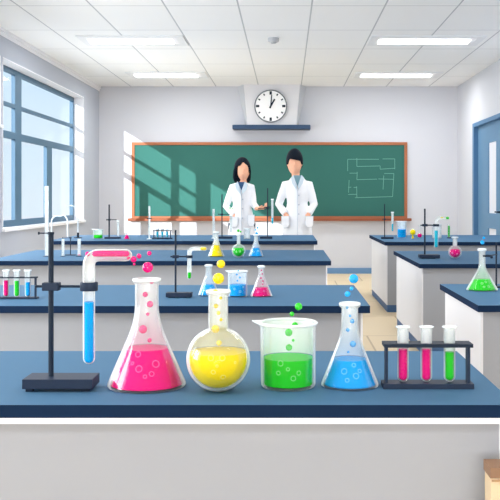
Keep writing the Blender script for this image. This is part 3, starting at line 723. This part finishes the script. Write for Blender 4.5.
# farthest centre bench
vessel('beaker', 'small beaker of green liquid at left of the farthest centre bench', 98.2, 239, TC, 5, 229.3, 'green', 235, wall=0.8)
S, r = stand('dark retort stand next to the small green beaker, far left', 109.2, 238.8, TC, 105, 120.5, 204.5, [(219.7, 106.3, 116.7, 1.1)], 0.75, 1.8)
tube_thing('thin clear tube hanging from the far left stand', S, 118, 220.5, 236, 1.1, name='glass_pipette')
vessel('conical', 'tiny conical flask of pink liquid on the farthest centre bench', 126.8, 239, TC, 3, 228.5, 'pink', 235.3, 0.9, 233.5, 1.3, 0.4)
S = Spot(149, 239.2, TC, 2)
cylinder('thin tall white burette left of the small cyan tube rack', S, 149.4, 206, 239.4, 1.0, 2.9, marks=5, name='burette', footmat=WHT)
tag(obj('clamp', cyl(B(), (0, 0, 0), (S.m(5.2), 0, 0), S.m(0.5), 10), M_STEEL, None, True, ((146.7-VX)/S.s, S.D, H+(VY-218.4)/S.s)), 'tiny dark clamp on the far burette, against the board tray', 'clamp')
S, r = stand('dark retort stand directly in front of the woman', 222, 238.8, TC, 218, 232.5, 194.3, [(214.3, 218.2, 229.6, 1.0)], 0.55, 2.2)
tube_thing('clear test tube clamped in front of the woman', S, 231, 214.9, 232.5, 1.2, group='clear tubes on the far stands')
S, r = stand('dark retort stand between the woman and the man', 267.6, 238.8, TC, 260, 272.3, 188.2, [(208.7, 258.5, 271.1, 0.9)], 0.55, 2.2)
tube_thing('pale blue filled tube clamped between the woman and the man', S, 272.4, 199, 224, 1.15, 'cyan', 218, group='clear tubes on the far stands')
S = Spot(213.7, 238.5, TC, 2)
cylinder('slender clear measuring cylinder left of the stand before the woman', S, 213.6, 209, 238.6, 1.15, 2.3, marks=4, footmat=WHT)
vessel('beaker', 'small clear empty beaker on the far bench before the woman', 247, 239, TC, 3.2, 228.5, name='beaker', wall=0.6)
for (x, y, rr, lab) in [(230, 208, 0.8, 'tiny green droplet to the left above the tube before the woman'), (232.8, 208.4, 0.6, 'tiny green droplet to the right above the tube before the woman')]:
    tag(obj('drop', sphere(B(), (0, 0, 0), S.m(rr), 12, 8), bub('green'), None, True, ((x-VX)/S.s, S.D, H+(VY-y)/S.s)), lab, 'drop')

# right hand bench, farthest
S, r = stand('thin dark retort stand at the left end of the far right bench', 384.6, 239, T3, 381, 393.5, 204, [(219.2, 382.2, 391.2, 0.9)], 0.5, 2.0)
tube_thing('slim test tube with pale blue liquid clamped at the far right bench', S, 392.5, 212, 231.4, 1.2, 'cyan', 224)
vessel('beaker', 'beaker of bright blue liquid on the far right bench', 401.7, 238, T3, 4.7, 221.3, 'blue', 229.3, wall=0.6)
S = Spot(412.8, 238.6, T3, 1.5); m = S.m
r = thing('yellow_flask', 'small upside down round flask of yellow liquid on the far right bench', 'flask', S.loc)
obj('glass_body', lathe(B(), [(0, 0), (m(1.6), 0), (m(0.9), m(1.2)), (m(0.9), m(3.2))]+[(m(3.3)*math.cos(a), m(6.4)+m(3.3)*math.sin(a)) for a in [(-1.25+k*(1.25+PI/2)/10) for k in range(10)]]+[(0, m(9.7))], 24), glass_mat(None), r, True, ang=60)
obj('liquid', sphere(lathe(B(), [(0, m(0.15)), (m(1.3), m(0.15)), (m(0.8), m(1.3)), (m(0.8), m(4)), (0, m(4))], 16), (0, 0, m(6.4)), m(2.8)), liquid('yellow'), r, True)
vessel('round', 'tiny round flask of pink liquid on the far right bench', 419.7, 238, T3, 2.6, 225, 'pink', 233.8, 0.9, 0, 1.3, 0.4)
vessel('beaker', 'clear empty beaker behind the blue bent tube on the far right bench', 436.8, 238.5, T3, 4.6, 224, wall=0.6)
S = Spot(449, 238.2, T3, 1)
cylinder('narrow tube of green liquid standing on the far right bench', S, 448.9, 224.5, 238.2, 1.3, 2.2, 'green', 226)

# right hand bench, middle
S, r = stand('dark retort stand on the middle right bench', 424.8, 258.7, T2, 418.7, 439.3, 208.7, [], 0.85, 3.2, 0.7)
m = S.m; z = S.z(225.2); arm = obj('clamp_arm', tube(B(), [(S.x(420.5), 0, z), (S.x(433.8), 0, z)], m(0.6), 10), M_STEEL, r, True)
obj('boss', box(B(), S.x(422.3), S.x(427.5), -m(1.8), m(1.8), z-m(1.2), z+m(1.2), m(0.3)), M_STEEL2, arm)
obj('grip', lathe(B(), [(m(2.3), -m(1.2)), (m(3.1), -m(1.2)), (m(3.1), m(1.2)), (m(2.3), m(1.2)), (m(2.3), -m(1.2))], 16, (S.x(436.2), 0, z)), M_STEEL, arm, True)
bent_tube('bent glass tube with light blue liquid and a green tip, on the middle right stand', S, 436.2, 248.3, 218, 447.3, 2.1, [('cyan', 230.5, 1.6), ('green', 446, 449.2, 218, 1.2), ('yellow', 440.5, 443.5, 217.6, 0.5)], 5)
vessel('round', 'small round flask of pink liquid on the middle right bench', 455, 258.6, T2, 6.6, 237, 'pink', 249.3, 2.2, 0, 3.2, 1.0, [(452.5, 253, 0.7), (457, 254, 0.7)])

# right hand bench, nearest
S, _ = vessel('conical', 'conical flask of green liquid on the nearest right bench', 482.1, 291.8, T1, 16.2, 249, 'green', 279.3, 3.2, 268, 4.2, 1.8, [(482, 283.5, 1.1), (485.5, 282, 0.9), (484, 287, 0.9), (488.5, 286.8, 1.0)])
bubbles(S, [(482.4, 242.3, 2.1), (483.9, 237.9, 1.3)], 'blue', 'green flask on the right bench', 'blue drops above the right green flask')
S, r = stand('thin dark retort stand behind the green flask at the right edge', 496.3, 289.5, T1, 494, 516, 242.5, [], 0.8, 1.6, d=S.D+0.13, depth=0.03)
m = S.m; z = S.z(254.3); arm = obj('clamp_arm', tube(B(), [(S.x(484.9), -0.115, z), (S.x(496.3), -0.012, z)], m(0.6), 10), M_STEEL, r, True)
obj('grip', lathe(B(), [(m(3.6), -m(0.9)), (m(4.4), -m(0.9)), (m(4.4), m(0.9)), (m(3.6), m(0.9)), (m(3.6), -m(0.9))], 20, (S.x(481.9), -0.13, z)), M_STEEL, arm, True)
obj('knob', sphere(B(), (S.x(485.2), -0.15, z-m(0.9)), m(1.5)), M_STEEL, arm, True)

# ------------------------------------------------------------------ people
def ell_loft(bm, rings, seg=20):
    """rings: (cx, cy, z, rx, ry)"""
    R = [[bm.verts.new((cx+rx*math.cos(2*PI*k/seg), cy+ry*math.sin(2*PI*k/seg), z)) for k in range(seg)] for cx, cy, z, rx, ry in rings]
    for a, b in zip(R, R[1:]):
        for k in range(seg): j = (k+1) % seg; bm.faces.new((a[k], a[j], b[j], b[k]))
    bm.faces.new(R[0][::-1]); bm.faces.new(R[-1]); return bm
def remesh(o, vox, it=2):
    md = o.modifiers.new('join', 'REMESH'); md.mode = 'VOXEL'; md.voxel_size = vox; md.use_smooth_shade = True
    if it: s_ = o.modifiers.new('soften', 'SMOOTH'); s_.iterations = it; s_.factor = 0.5
def hand(bm, w_, d, n_, L=0.17, curl=0.5, thumb=1):
    """w_: wrist, d: direction of the fingers, n_: palm normal (fingers curl towards it)"""
    w_, d, n_ = Vector(w_), Vector(d).normalized(), Vector(n_).normalized(); s_ = d.cross(n_).normalized(); pl = L*0.5
    for k in range(4):                           # palm
        o_ = s_*(k-1.5)*0.018; tube(bm, [w_+o_*0.7, w_+o_+d*pl], [0.014, 0.013], 8)
    for k, fl in enumerate((0.42, 0.5, 0.47, 0.37)):
        p = w_+s_*(k-1.5)*0.020+d*pl; l = L*fl; a1, a2, a3 = curl*0.6, curl*1.3, curl*1.8; q = [p]
        for a, ll in ((a1, l*0.42), (a2, l*0.32), (a3, l*0.26)): q.append(q[-1]+(d*math.cos(a)+n_*math.sin(a))*ll)
        tube(bm, q, [0.009, 0.0085, 0.0075, 0.006], 8)
    b = w_+s_*thumb*0.025+d*0.02; q = [b, b+(s_*thumb*0.6+d*0.8)*0.035+n_*0.008, b+(s_*thumb*0.65+d*1.4)*0.045+n_*0.02]
    tube(bm, q, [0.012, 0.010, 0.008], 8)
def person(label, X, D, ht, head, hw, arms, sh, waist, woman, extra):
    """heights in metres; lateral positions relative to X; -y faces the viewer"""
    (hx, hz0, hz1) = head; hc = (hz0+hz1)/2; hr = (hz1-hz0)/2
    bm = B()
    # head: cranium and jaw
    ell_loft(bm, [(hx, 0.02+0.00*k, hz0+(hz1-hz0)*t, hw*a, hw*b*1.12) for k, (t, a, b) in enumerate([(0.0, 0.28, 0.34), (0.05, 0.50, 0.54), (0.15, 0.74, 0.76), (0.3, 0.93, 0.93), (0.5, 1.0, 1.0), (0.7, 0.98, 1.02), (0.85, 0.8, 0.85), (0.95, 0.5, 0.55), (1.0, 0.2, 0.25)])], 24)
    sphere(bm, (hx+0.004, 0.02-hw*1.10, hc-hr*0.12), 0.013, 10, 8, (0.8, 1.0, 1.5))                    # nose
    sphere(bm, (hx, 0.02-hw*0.98, hc-hr*0.45), 0.016, 10, 8, (1.3, 0.5, 0.4))                          # lips
    for sx in (-1, 1): sphere(bm, (hx+sx*hw*0.97, 0.03, hc-hr*0.1), 0.026, 10, 8, (0.5, 0.7, 1.15))     # ears
    nz = sh-0.02; tube(bm, [(hx*0.3, 0.04, nz-0.08), (hx*0.6, 0.045, (nz+hz0)/2), (hx+0.015, 0.05, hz0+0.08)], [0.058, 0.046, 0.05], 16)
    ell_loft(bm, [(0, 0.02, 0.86, 0.13, 0.10), (0, 0.02, 0.98, 0.125, 0.095), (0, 0.02, waist, 0.105, 0.08), (0, 0.02, sh-0.18, 0.12, 0.09), (0, 0.025, sh-0.06, 0.12, 0.08), (0, 0.03, sh, 0.06, 0.05)], 20)
    for sx in (-1, 1):
        tube(bm, [(sx*0.07, 0.02, 0.92), (sx*0.08, 0.01, 0.52), (sx*0.085, 0.03, 0.10), (sx*0.085, 0.03, 0.05)], [0.082, 0.056, 0.036, 0.036], 14)
        tube(bm, [(sx*0.085, 0.05, 0.035), (sx*0.09, -0.05, 0.03), (sx*0.095, -0.13, 0.022)], [0.032, 0.034, 0.022], 12)
    for (shd, el, wr, hd_dir, hn, cu, th) in arms:
        tube(bm, [shd, el, wr], [0.042, 0.034, 0.025], 12)
        hand(bm, wr, hd_dir, hn, 0.165, cu, th)
    body = obj('person', bm, M_SKIN, None, True, (X, D, 0)); remesh(body, 0.007, 2); tag(body, label, 'person')
    # coat: torso, skirt and sleeves in one
    c = B()
    hz = extra['hem']
    ell_loft(c, [(0, 0.01, hz, extra['hw'], 0.16), (0, 0.01, 0.80, extra['hw']*0.93, 0.15), (0, 0.01, 0.95, extra['hip'], 0.135), (0, 0.015, waist, extra['wst'], 0.115),
                 (0, 0.015, sh-0.16, extra['chest'], 0.125), (0, 0.02, sh-0.07, extra['chest']*1.02, 0.115), (0, 0.025, sh-0.035, extra['chest']*0.8, 0.095), (0, 0.03, sh, 0.085, 0.08), (0, 0.035, sh+0.03, 0.062, 0.062)], 28)
    for (shd, el, wr, hd_dir, hn, cu, th) in arms:
        s_, e_, w_ = Vector(shd), Vector(el), Vector(wr); cen = Vector((0, s_.y, s_.z))
        tube(c, [s_.lerp(cen, 0.45), s_, s_.lerp(e_, 0.5), e_, e_.lerp(w_, 0.5), e_.lerp(w_, 0.93)], [0.055, extra['slv'], extra['slv']*0.96, extra['slv']*0.88, extra['slv']*0.8, extra['slv']*0.78], 16)
    coat = obj('lab_coat', c, M_COAT, body, True); remesh(coat, 0.009, 3)
    def on(bmx, pts, y, th):
        """flat patch following outline PTS (x, z)"""
        a = [bmx.verts.new((x_, y, z_)) for x_, z_ in pts]; b = [bmx.verts.new((x_, y+th, z_)) for x_, z_ in pts]
        bmx.faces.new(a); bmx.faces.new(b[::-1])
        for i in range(len(pts)): j = (i+1) % len(pts); bmx.faces.new((a[i], a[j], b[j], b[i]))
        return bmx
    yf = -0.128
    vz, vw = extra['vz'], extra['vw']
    obj('shirt', on(B(), [(-vw, sh+0.035), (vw, sh+0.035), (0.005, vz)], -0.122, 0.10), mat('shirt_'+('navy' if woman else 'teal'), (52, 84, 124) if woman else (122, 158, 170), 0.8), body)
    for sx in (-1, 1):
        obj('lapel', on(B(), [(sx*vw*0.95, sh+0.04), (sx*(vw+0.03), sh+0.005), (sx*(vw+0.012), sh-0.06), (sx*0.012, vz-0.035), (0.004*sx, vz+0.01)], -0.134, 0.06), M_COATL, coat)
    obj('coat_seam', box(B(), -0.0025, 0.0025, -0.153, -0.03, hz+0.01, vz-0.03), M_CLEARL, coat)
    for k in range(3):
        obj('button', lathe(B(), [(0, 0), (0.009, 0), (0.009, 0.004), (0, 0.005)], 10), M_CLEARL, coat, True, (0.016, -0.132-0.008*k, vz-0.10-0.11*k)).rotation_euler = (PI/2, 0, 0)
    for (px_, pz0, pz1, pw) in extra['pockets']:
        pp = B(); e_ = 0.004
        on(pp, [(px_-pw, pz1), (px_+pw, pz1), (px_+pw, pz0+0.03), (px_+pw*0.6, pz0), (px_-pw*0.6, pz0), (px_-pw, pz0+0.03)], -0.146, 0.05)
        po = obj('pocket', pp, M_CLEARL, coat)
        on_ = on(B(), [(px_-pw+e_, pz1-e_), (px_+pw-e_, pz1-e_), (px_+pw-e_, pz0+0.03), (px_+pw*0.6-e_, pz0+e_), (px_-pw*0.6+e_, pz0+e_), (px_-pw+e_, pz0+0.03)], -0.1475, 0.05)
        obj('pocket_cloth', on_, M_COAT, po)
    for sx in (-1, 1):
        t_ = B(); tube(t_, [(sx*0.07, 0.02, 0.90), (sx*0.08, 0.01, 0.52), (sx*0.085, 0.03, 0.07)], [0.095, 0.072, 0.062], 16)
        obj('trouser_leg', t_, mat('trousers_dark', (46, 58, 78), 0.8), body, True)
        s_ = B(); tube(s_, [(sx*0.085, 0.075, 0.042), (sx*0.09, 0.0, 0.046), (sx*0.095, -0.09, 0.036), (sx*0.097, -0.16, 0.03)], [0.036, 0.044, 0.040, 0.024], 14)
        obj('shoe', s_, mat('shoe_black', (30, 34, 42), 0.4), body, True)
    # hair: a cap following the skull, cut along the hairline
    h = B(); rx, ry, rz = (hw*1.16, hw*1.52, hr*1.06); NA, NB = 48, 30; cxh = hx-(0.012 if woman else 0.0); cyh = 0.035
    if woman: rx = hw*1.25
    def low(a):
        dx, dy = math.cos(a), math.sin(a); f = max(0.0, -dy)
        t = min(1, max(0, (f-(0.45 if dx < 0 else 0.35))/0.35)); t = t*t*(3-2*t)
        if woman: return -0.85+t*(0.85+0.22+0.35*max(0, 1-abs(dx-0.2)/0.5))
        return (-0.55 if dy > 0.1 else -0.28)*(1-t)+t*(0.20-0.22*(dx+0.9)/1.8)
    G = []
    for j in range(NB+1):
        row = []
        for i in range(NA):
            a = 2*PI*i/NA; b0 = math.asin(max(-0.95, low(a))); b = PI/2-0.02-(PI/2-0.02-b0)*j/NB
            row.append(h.verts.new((cxh+rx*math.cos(b)*math.cos(a), cyh+ry*math.cos(b)*math.sin(a), hc+0.012+rz*math.sin(b))))
        G.append(row)
    for j in range(NB):
        for i in range(NA): h.faces.new((G[j][i], G[j][(i+1) % NA], G[j+1][(i+1) % NA], G[j+1][i]))
    h.faces.new(G[0])
    ho = obj('hair', h, M_HAIR, body, True, ang=180)
    sd_ = ho.modifiers.new('thickness', 'SOLIDIFY'); sd_.thickness = 0.022; sd_.offset = -1
    if woman:
        q = B()
        ell_loft(q, [(hx-0.016, 0.07, hz0-0.035, 0.080, 0.04), (hx-0.016, 0.065, hz0+0.0, 0.103, 0.055), (hx-0.015, 0.06, hz0+0.08, 0.104, 0.065), (hx-0.012, 0.055, hc, 0.098, 0.07), (hx-0.01, 0.05, hc+0.06, 0.09, 0.07)], 28)
        tube(q, [(hx-0.075, -0.035, hc+0.05), (hx-0.098, -0.015, hc-0.02), (hx-0.104, 0.0, hz0+0.03), (hx-0.096, 0.01, hz0-0.02)], [0.016, 0.022, 0.022, 0.014], 12)
        tube(q, [(hx+0.07, -0.02, hc+0.05), (hx+0.083, 0.005, hc-0.02), (hx+0.082, 0.02, hz0+0.02)], [0.012, 0.012, 0.010], 12)
        remesh(obj('hair', q, M_HAIR, body, True), 0.007, 2)
    return body
SP = 84.0; DP = F/SP
def pz(y): return H+(VY-y)/SP
# man
cxm = 297.3; pm = lambda x: (x-cxm)/SP
man = person('person with short black hair, teal shirt and white lab coat, hands in pockets', (cxm-VX)/SP, DP, 1.79, (pm(294.6), pz(174.3), pz(149.8)), 0.088,
    [((pm(285.7), 0.02, pz(184.5)), (pm(278.8), 0.02, pz(204.5)), (pm(286.0), -0.085, pz(214.5)), (0.10, 0, -1), (0.3, 1, 0), 0.35, -1),
     ((pm(308.8), 0.02, pz(184.5)), (pm(314.0), 0.02, pz(204.5)), (pm(308.0), -0.085, pz(214.5)), (-0.10, 0, -1), (-0.3, 1, 0), 0.35, 1)],
    pz(178.5), pz(203), False, dict(hem=0.55, hw=0.19, hip=0.155, wst=0.122, chest=0.135, slv=0.054, vz=pz(187), vw=0.05, pockets=[(pm(285.3), pz(227), pz(215.8), 0.048), (pm(309), pz(227), pz(215.8), 0.048)]))
# woman
cxw = 241.8; pw_ = lambda x: (x-cxw)/SP
wom = person('person with chin length black hair, navy shirt and white lab coat, one arm reaching out', (cxw-VX)/SP, DP, 1.69, (pw_(243.2), pz(180), pz(158.5)), 0.079,
    [((pw_(232.8), 0.02, pz(187)), (pw_(226), 0.0, pz(206.5)), (pw_(235.2), -0.085, pz(215.5)), (0.25, 0, -1), (0.3, 1, 0), 0.35, -1),
     ((pw_(251.0), 0.02, pz(187)), (pw_(253.4), -0.02, pz(203.5)), (pw_(257.2), -0.11, pz(208.6)), (1, -0.25, 0.1), (0.1, 0.2, 1), 1.1, 1)],
    pz(185), pz(204), True, dict(hem=0.55, hw=0.175, hip=0.145, wst=0.105, chest=0.115, slv=0.047, vz=pz(191), vw=0.045, pockets=[(pw_(235), pz(227), pz(216.5), 0.044), (pw_(251.5), pz(226), pz(214.5), 0.04)]))
pen = B(); tube(pen, [(0, 0, 0), (0.09, -0.03, 0.01)], 0.006, 8)
tag(obj('pen', pen, M_STEEL, None, True, ((cxw-VX)/SP+pw_(259.5)+0.05, DP-0.145, pz(207.6))), 'tiny dark pen in the outstretched hand of the woman', 'pen')
